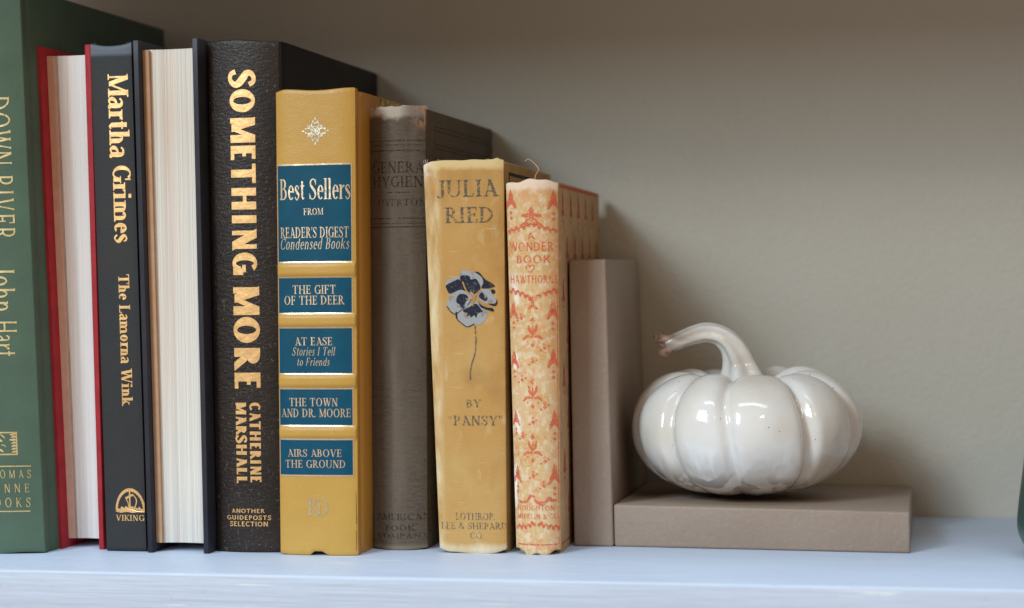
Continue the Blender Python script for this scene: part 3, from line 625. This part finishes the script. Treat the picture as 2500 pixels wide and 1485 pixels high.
ju.decal('pansy_markings', 'navy_ink', [(poly((500, 118), (552, 128), (620, 210), (700, 258), (733, 302), (640, 322), (572, 312), (597, 250), (580, 185), (540, 150)), 0),
    (poly((150, 275), (240, 232), (300, 205), (345, 240), (400, 300), (440, 365), (330, 332), (270, 350), (190, 378), (155, 322)), 1), (poly((318, 180), (370, 153), (430, 170), (450, 212), (510, 203), (552, 270), (560, 320), (500, 385), (440, 350), (380, 280), (340, 235)), 2),
    (poly((268, 440), (310, 385), (380, 390), (412, 430), (380, 480), (360, 545), (320, 552), (300, 505), (275, 495)), 3), (poly((540, 405), (580, 368), (645, 430), (620, 472), (560, 442)), 4),
    (poly((355, 570), (430, 540), (465, 505), (520, 510), (560, 565), (582, 600), (525, 620), (503, 675), (480, 640), (440, 668), (420, 640), (385, 655), (400, 615), (350, 600)), 5),
    (poly((530, 470), (570, 520), (640, 550), (705, 560), (715, 600), (640, 580), (560, 545)), 6), (poly((655, 508), (735, 500), (752, 455), (760, 500), (735, 535), (690, 525)), 7), (poly((682, 335), (722, 330), (738, 370), (705, 388)), 8),
    (pst(.35, (150, 530), (200, 602), (262, 640), (272, 690), (330, 742), (392, 782), (480, 745)), 9), (pst(.25, (270, 622), (330, 574), (400, 522), (460, 440)), 10), (pst(.6, (262, 600), (265, 680)), 11)], .00020)
ju.decal('pansy_veins', 'gold_cloth_ink', [(pst(.7, (455, 530), (480, 450), (500, 400), (560, 345)), 0), (pst(.5, (480, 420), (420, 380), (380, 320), (350, 235)), 1), (pst(.45, (540, 455), (590, 500), (650, 520)), 2), (pst(.35, (500, 430), (430, 450), (380, 440)), 3)], .00030)
ju.decal('pansy_stem', 'slate_ink', [(pst(.55, (487, 770), (490, 850), (495, 950), (480, 1100), (440, 1220), (416, 1330), (415, 1425)), 0)], .0001)
ju.decal('board_frame', 'black_line', [(hbar(13, 120, 154.6, 156.0), 0), (vbar(13, 14.6, 10, 156), 1), (vbar(118.4, 120, 10, 156), 1), (hbar(17, 116, 150.8, 151.2), 0)], .00012, 'side')

# --- cream book: coral ornaments
def sprig(x, z, s=1, o=1):
    r = lambda q: stroke([(x+a*s, z+b*s, w*s) for a, b, w in q]); L = [(diamond(x, z+4.3*s, .85*s, 1.1*s), 0), (diamond(x, z-4.0*s, .7*s, 1.0*s), 1), (r([(-.2, -1.6, .4), (0, .6, .5), (.1, 2.6, .3)]), 2)]
    for q in (-1, 1):
        L += [(r([(.1*q, -.6, .3), (1.0*q, 1.2, .9), (1.3*q, 2.9, .3)]), 3+q), (r([(.4*q, -1.3, .5), (1.8*q, -1.1, 1.0), (3.1*q, -2.3, .5)]), 6+q), (diamond(x+1.7*q*s, z-2.8*s, .35*s, .35*s), 9)]
    return L
def spade(x, z, s=1): return [(diamond(x, z+1.5*s, .8*s, 2.6*s), 0), (stroke([(x-1.4*s, z-2.1*s, .5*s), (x-.7*s, z-.3*s, 1.1*s), (x, z+1.2*s, .8*s)]), 1), (stroke([(x+1.4*s, z-2.1*s, .5*s), (x+.7*s, z-.3*s, 1.1*s), (x, z+1.2*s, .8*s)]), 2), (diamond(x, z-3.3*s, .5*s, .6*s), 3)]
def swag(zc, up=1, amp=2.6, seed=0):
    random.seed(seed); L = []
    for q in (-1, 1):
        f = lambda a: (9.3+q*(.6+a*7.9), zc+up*amp*(1-a)**1.6)
        L.append((stroke([(*f(k/6), .55+.35*math.sin(k*2.1)) for k in range(7)]), 0 if q > 0 else 1))
        for k in range(9):
            x, z = f(k/8.5); dz = random.uniform(.2, 1.2); L.append((stroke([(x, z, .6), (x+q*.4, z+dz*(1 if k % 2 else -1)*.8, random.uniform(.7, 1.1)), (x+q*.9, z+dz*.3, .3)]), 2+k % 5))
            if k % 2 == 0: L.append((ring(x+q*.3, z-.9, .55, .28), 7))
    return L
wo.decal('top_ornament', 'coral_ink', [(diamond(6.9, 137.4, 1.1, 1.0), 7), (diamond(11.7, 137.4, 1.1, 1.0), 8), (stroke([(5.4, 133.6, .4), (7.2, 134.6, 1.0), (9.3, 134.2, .8), (11.4, 134.6, 1.0), (13.2, 133.6, .4)]), 9), (diamond(9.3, 139.6, 1.1, 1.6), 0), (stroke([(9.3, 139, .8), (7.6, 137.6, 1.3), (6.2, 137.9, .5), (5.9, 137.0, .4)]), 1), (stroke([(9.3, 139, .8), (11, 137.6, 1.3), (12.4, 137.9, .5), (12.7, 137.0, .4)]), 2), (stroke([(9.3, 138.6, 1.2), (9.3, 136.6, 1.6), (9.3, 135.2, .8)]), 3), (stroke([(8.9, 136.6, .5), (7.5, 135.7, .8), (7.3, 134.9, .3)]), 4), (stroke([(9.7, 136.6, .5), (11.1, 135.7, .8), (11.3, 134.9, .3)]), 5)])
wo.decal('swag', 'coral_ink', swag(131.6, 1, 2.6, 1)); wo.decal('swag', 'coral_ink', swag(107.3, -1, 2.9, 2))
wo.decal('heart', 'coral_ink', [(stroke([(8.55, 116.6, .42), (8.0, 117.5, .45), (7.1, 117.2, .5), (7.2, 116.1, .5), (8.55, 114.5, .42)]), 0), (stroke([(8.55, 116.6, .42), (9.1, 117.5, .45), (10.0, 117.2, .5), (9.9, 116.1, .5), (8.55, 114.5, .42)]), 1)])
wo.decal('sprig', 'coral_ink', [(diamond(9.2, 104.6, .5, .6), 0), (stroke([(9.2, 104, .5), (9.3, 102, 1.1), (9.2, 100.6, .6)]), 1), (stroke([(9.1, 101.4, .5), (8.0, 100.2, .9), (7.3, 99.9, .3)]), 2), (stroke([(9.3, 101.4, .5), (10.4, 100.2, .9), (11.2, 99.9, .3)]), 3)])
for x, z in ((9.0, 78.2), (8.6, 54.0), (8.3, 32.2), (4.6, 71), (13.4, 84), (4.4, 48), (13.2, 60), (13.0, 38), (12.4, 28), (4.8, 96)):
    wo.decal('flower_motif', 'coral_ink', [(diamond(x, z, .9, .9), 0), (diamond(x-1.4, z-.9, .6, .5), 1), (diamond(x+1.3, z+.8, .6, .5), 2), (ring(x, z+1.5, .6, .3), 3)])
for x, z, s in ((9.0, 90.0, 1.0), (8.6, 65.2, 1.0), (8.2, 43.0, .95)): wo.decal('sprig', 'coral_ink', sprig(x, z, s*1.2))
for x, z, s in ((1.8, 143.2, 1.1), (16.9, 142.6, 1.1), (1.7, 98.2, 1.0), (16.4, 98.2, 1.1), (1.5, 78.4, 1.0), (16.4, 78.6, 1.1), (1.6, 54.6, .9), (16.6, 53.6, 1.1), (1.6, 31.6, 1.0), (16.4, 31.6, 1.15)):
    wo.decal('spade_motif', 'coral_ink', spade(x, z, s*1.2)+[(diamond(x, z-6.0*s, .6*s, .7*s), 4)])
wo.decal('swag', 'coral_ink', [(stroke([(1.5, 22.0, .5), (3.4, 21.4, 1.1), (5.6, 21.9, 1.0), (6.6, 23.6, .9), (7.6, 24.1, 1.0), (8.6, 23.4, .8), (9.2, 21.8, 1.0), (11.4, 20.9, 1.6), (13.2, 21.6, 1.4), (14.2, 23.4, .9), (15.2, 22.2, 1.4), (17.2, 22.2, .6)]), 0)])
wo.decal('swag', 'coral_ink', swag(11.3, 1, 1.6, 5))
wo.decal('rule', 'coral_ink', [(hbar(1.0, 17.4, 3.9, 4.5), 0)]); wo.decal('rule', 'dull_coral_ink', [(vbar(17.75, 17.95, 3, 112), 0)])
it = [(hbar(7.5, 134, 149.0, 150.4), 0), (vbar(7.6, 7.9, 3, 150), 0), (hbar(7.5, 134, 3.0, 3.8), 0), (vbar(133.2, 134, 3, 150), 1)]
for r in range(8):
    for c in range(6):
        x = 17+c*24+(12 if r % 2 else 0); z = 141.5-r*17.6
        if x > 130 or z < 7: continue
        it += [(diamond(x, z+1.8, 2.8, 4.4), 2), (diamond(x, z-2.6, 4.4, 1.7), 3), (stroke([(x-4.2, z-3.6, .8), (x-1.6, z-1.4, 1.3), (x, z+1, .8)]), 5), (stroke([(x+4.2, z-3.6, .8), (x+1.6, z-1.4, 1.3), (x, z+1, .8)]), 6), (diamond(x, z-6.2, 1.6, 1.1), 4)]
wo.decal('board_pattern', 'dull_coral_ink', it, .00014, 'side')

# frayed threads
def thread(parent, pts, r=.00011, mat=None):
    q = catmull(pts, 5); V, F = tube(q, [r]*len(q), 5); return mesh('loose_thread', V, F, mat, parent)
THREAD = simple('raw_thread', lin(214, 176, 140), .9, c2=lin(196, 150, 116)); PALETHREAD = simple('pale_thread', lin(228, 218, 204), .9)
thread(wo.root, [(.0092, .004, .1502), (.0096, .0045, .1538), (.0108, .005, .1562), (.0094, .0055, .1584), (.0066, .006, .1606), (.0050, .0062, .1598)], .00022, THREAD)
random.seed(5)
for bk, xs in ((ge, (.004, .024)), (ju, (.0005, .028))):
    for i in range(11):
        x = random.uniform(*xs) if i < 4 else (random.uniform(.0235, .025) if bk is ge else random.choice((random.uniform(0, .003), random.uniform(.030, .0325))))
        a = random.uniform(-.0009, .0009); h = random.uniform(.0001, .0007); y = bk.sy(x, bk.H)+.0003
        X = x+bk.sh
        thread(bk.root, [(X, y, bk.H-.0008), (X+a*.5, y-.0003, bk.H+h*.6), (X+a, y-.0002, bk.H+h)], .00007, PALETHREAD)

# ------------------------------------------------------------------ bookend
nb = NB('taupe_paint'); nb.set(rough=.55, spec=.4)
nb.color(lin(151, 134, 120), [(lin(145, 127, 113), nb.noise(30, 30, 30, .35, .7, 3)), (lin(156, 143, 131), nb.mul(nb.noise(700, 700, 700, .5, .75, 2, 4), .5))])
nb.bump(nb.noise(500, 500, 500, .3, .7, 2), .00025, .35); nb.bump(nb.noise(120, 120, 120, .3, .7, 4, 8), .0003, .3); TAUPEPAINT = nb.m
def hexa(name, c, mat, parent, bev=.0009):
    bm = bmesh.new(); v = [bm.verts.new(p) for p in c]
    for f in ((3, 2, 1, 0), (4, 5, 6, 7), (0, 1, 5, 4), (1, 2, 6, 5), (2, 3, 7, 6), (3, 0, 4, 7)): bm.faces.new([v[i] for i in f])
    bmesh.ops.recalc_face_normals(bm, faces=bm.faces)
    bmesh.ops.bevel(bm, geom=list(bm.edges), offset=bev, segments=3, affect='EDGES', profile=.5)
    me = bpy.data.meshes.new(name); bm.to_mesh(me); bm.free(); me.materials.append(mat)
    for p in me.polygons: p.use_smooth = True
    o = bpy.data.objects.new(name, me); COL.objects.link(o); o.parent = parent; return o
be = thing('bookend', 'taupe painted wooden L-shaped bookend holding up the row of books', 'bookend', (-.1343, .03, 0))
ox, oy = -.1343, .03
def L3(P): return [(x-ox, y-oy, z) for x, y, z in P]
yb = .144
hexa('upright_panel', L3([(-.1513, .0300, 0), (-.1345, .0300, 0), (-.1362, yb, 0), (-.1530, yb, 0), (-.1521, .0300, .1197), (-.1363, .0300, .1197), (-.1395, yb, .1199), (-.1555, yb, .1199)]), TAUPEPAINT, be, .0011)
hexa('base_panel', L3([(-.1343, .0306, 0), (-.0133, .0240, 0), (-.0139, yb, 0), (-.1347, yb, 0), (-.1345, .0306, .0176), (-.0133, .0240, .0167), (-.0141, yb, .0146), (-.1350, yb, .0160)]), TAUPEPAINT, be, .0011)

# ------------------------------------------------------------------ ceramic pumpkin
nb = NB('white_glaze'); nb.set(rough=.13, spec=.6, coat=.5, coatr=.04)
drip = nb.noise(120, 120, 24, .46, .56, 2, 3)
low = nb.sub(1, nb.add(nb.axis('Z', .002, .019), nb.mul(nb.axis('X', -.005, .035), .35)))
speck = nb.sub(1, nb.vor(190, 190, 190, .045, .075, 2))
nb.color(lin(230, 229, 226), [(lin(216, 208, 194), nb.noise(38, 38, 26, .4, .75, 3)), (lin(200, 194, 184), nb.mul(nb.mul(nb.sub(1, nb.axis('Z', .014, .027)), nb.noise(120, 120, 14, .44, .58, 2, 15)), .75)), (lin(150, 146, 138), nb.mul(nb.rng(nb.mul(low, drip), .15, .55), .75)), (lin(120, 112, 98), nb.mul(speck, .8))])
nb.bump(nb.noise(70, 70, 70, .2, .8, 2), .0012, .35); GLAZE = nb.m
nb = NB('stem_glaze'); nb.set(rough=.16, spec=.6, coat=.5, coatr=.05)
nb.color(lin(226, 226, 224), [(lin(206, 200, 190), nb.noise(60, 60, 60, .4, .7, 3)), (lin(138, 124, 112), nb.mul(nb.sub(1, nb.axis('X', -.034, -.012)), nb.noise(50, 400, 400, .25, .65, 3, 4)))])
nb.bump(nb.noise(90, 260, 260, .2, .8, 2), .0006, .4); STEMGLAZE = nb.m
nb = NB('bare_clay_tip'); nb.set(rough=.4); nb.color(lin(172, 142, 120), [(lin(120, 92, 76), nb.noise(400, 400, 400, .35, .65))]); CLAY = nb.m
PX, PY, PZ = -.0838, .0740, .0172
pk = thing('ceramic_pumpkin', 'glossy white ceramic pumpkin with a curled stem sitting on the bookend', 'pumpkin', (PX, PY, PZ))
gr = [-100, -67, -36, -2, 42, 80, 112, 142, 170, 203, 232, 260]; gd = [1, 1, .85, .6, 1.2, 1.0, 1, .9, 1, .9, 1, 1]       # groove bearings, 0 = towards the viewer
R, HT = .0503, .0590
def lobe(phi):
    d = math.degrees(phi)
    while d < -100: d += 360
    while d >= 260: d -= 360
    for a, b in zip(gr, gr[1:]):
        if a <= d < b: return (d-a)/(b-a), (b-a)/33, gr.index(a)
    return 0, 1, 0
V = []; F = []; NP, NT = 300, 72; rl = random.Random(4); jit = [rl.uniform(.96, 1.03) for _ in gr]
for j in range(NT+1):
    t = -PI/2+PI*j/NT
    for i in range(NP):
        phi = 2*PI*i/NP; u, wd, k = lobe(phi+.05*math.sin(1.7*t+.4)+.02*math.sin(3*phi+2*t))
        s = 1-abs(2*u-1)**2.1; f = .87+.13*s**.75                     # 0 in the groove, 1 on the crest
        c = math.cos(t); q = abs(c)**.80*(1 if c >= 0 else -1)
        fade = .35+.65*smin(-1.25, -.15, t)+.35*smin(.1, 1.1, t)
        gg = math.exp(-((1-abs(2*u-1))*wd/.20)**2)
        dk = gd[k] if u < .5 else gd[(k+1) % len(gd)]
        f = 1-.075*gg*fade*dk-.055*abs(2*u-1)**2*fade*(.5+.5*dk)
        rr = R*q*f*(1+(jit[k]-1)*s*c)*(1+.006*math.sin(5*phi+3*t)+.005*math.sin(9*phi-4*t))
        dim = math.exp(-(rr/(R*.36))**2) if t > 0 else math.exp(-(rr/(R*.3))**2)*.18
        zt = HT*(.5+.5*math.copysign(abs(math.sin(t))**.92, t))
        if t > 0: zt = HT*.5+(zt-HT*.5)*(.86+.14*s**.7)-dim*HT*.30+.0015*(jit[k]-1)*20*s*math.sin(t)
        else: zt = HT*.5+(zt-HT*.5)*(.97+.03*s)+dim*HT*.2
        sk = .0
        V.append((rr*math.sin(phi), -rr*math.cos(phi), zt+.0002))
for j in range(NT):
    for i in range(NP): F.append((j*NP+i, j*NP+(i+1) % NP, (j+1)*NP+(i+1) % NP, (j+1)*NP+i))
mesh('body', V, F, GLAZE, pk, angle=180)
def sp(px, py): return ((-.0832+(px-1820)*.0001785)-PX, (.0730-(py-895)*.0001795)-PZ)
st = [(1813, 945, .0115, 0), (1810, 918, .0088, 0), (1806, 890, .0069, 0), (1799, 864, .0058, -.001), (1785, 840, .0049, -.002), (1762, 821, .0042, -.003), (1732, 813, .0040, -.004), (1702, 818, .0038, -.005), (1674, 828, .0035, -.006), (1650, 838, .0033, -.007), (1634, 845, .0027, -.0075)]
P = [(*sp(a, b)[:1], y, sp(a, b)[1], r) for a, b, r, y in st]; Q = catmull(P, 7)
V, F = tube([q[:3] for q in Q], [q[3] for q in Q], 40)
pts = [Vector(q[:3]) for q in Q]
for i, c in enumerate(pts):                                              # flutes along the stem
    for k in range(40):
        v = Vector(V[i*40+k])-c; V[i*40+k] = c+v*(1+.13*math.cos(5*2*PI*k/40+i*.03))
mesh('stem', V, F, STEMGLAZE, pk, angle=180)
for pth, rr in (([(1650, 832), (1636, 829), (1624, 827), (1612, 825), (1603, 827)], [.0026, .0019, .0017, .0028, .0018]), ([(1644, 846), (1634, 854), (1626, 861), (1619, 866)], [.0026, .0022, .0024, .0014]), ([(1612, 827), (1616, 838), (1628, 846)], [.0012, .0009, .0012])):
    Q = catmull([(sp(a, b)[0], -.0075, sp(a, b)[1], r) for (a, b), r in zip(pth, rr)], 6); V, F = tube([q[:3] for q in Q], [q[3] for q in Q], 16)
    mesh('stem_tip', V, F, CLAY, pk, angle=180)

# ------------------------------------------------------------------ green pot cut by the right edge
nb = NB('green_glaze'); nb.set(rough=.4, coat=.3, coatr=.2); nb.color(lin(58, 88, 80), [(lin(48, 76, 70), nb.noise(50, 50, 50, .35, .7, 3)), (lin(120, 92, 60), nb.sub(1, nb.axis('Z', .001, .004)))]); POT = nb.m
pot = thing('green_pot', 'dark green glazed pot standing at the right edge of the photo', 'pot', (.0629, .026, 0))
prof = [(.0, .0), (.026, 0), (.0285, .0008), (.0325, .005), (.0345, .011), (.0340, .020), (.0322, .034), (.0300, .052), (.0272, .072), (.0255, .085), (.0265, .092), (.0272, .094), (.0262, .0945), (.0245, .091), (.0238, .084), (.0255, .070), (.030, .035), (.030, .008), (0, .006)]
pr = catmull(prof, 4); V = []; F = []; n = 72
for r, z in pr:
    for k in range(n): V.append((max(r, 0)*math.cos(2*PI*k/n), max(r, 0)*math.sin(2*PI*k/n), max(z, 0)))
for j in range(len(pr)-1):
    for k in range(n): F.append((j*n+k, j*n+(k+1) % n, (j+1)*n+(k+1) % n, (j+1)*n+k))
mesh('pot_body', V, F, POT, pot, angle=50)
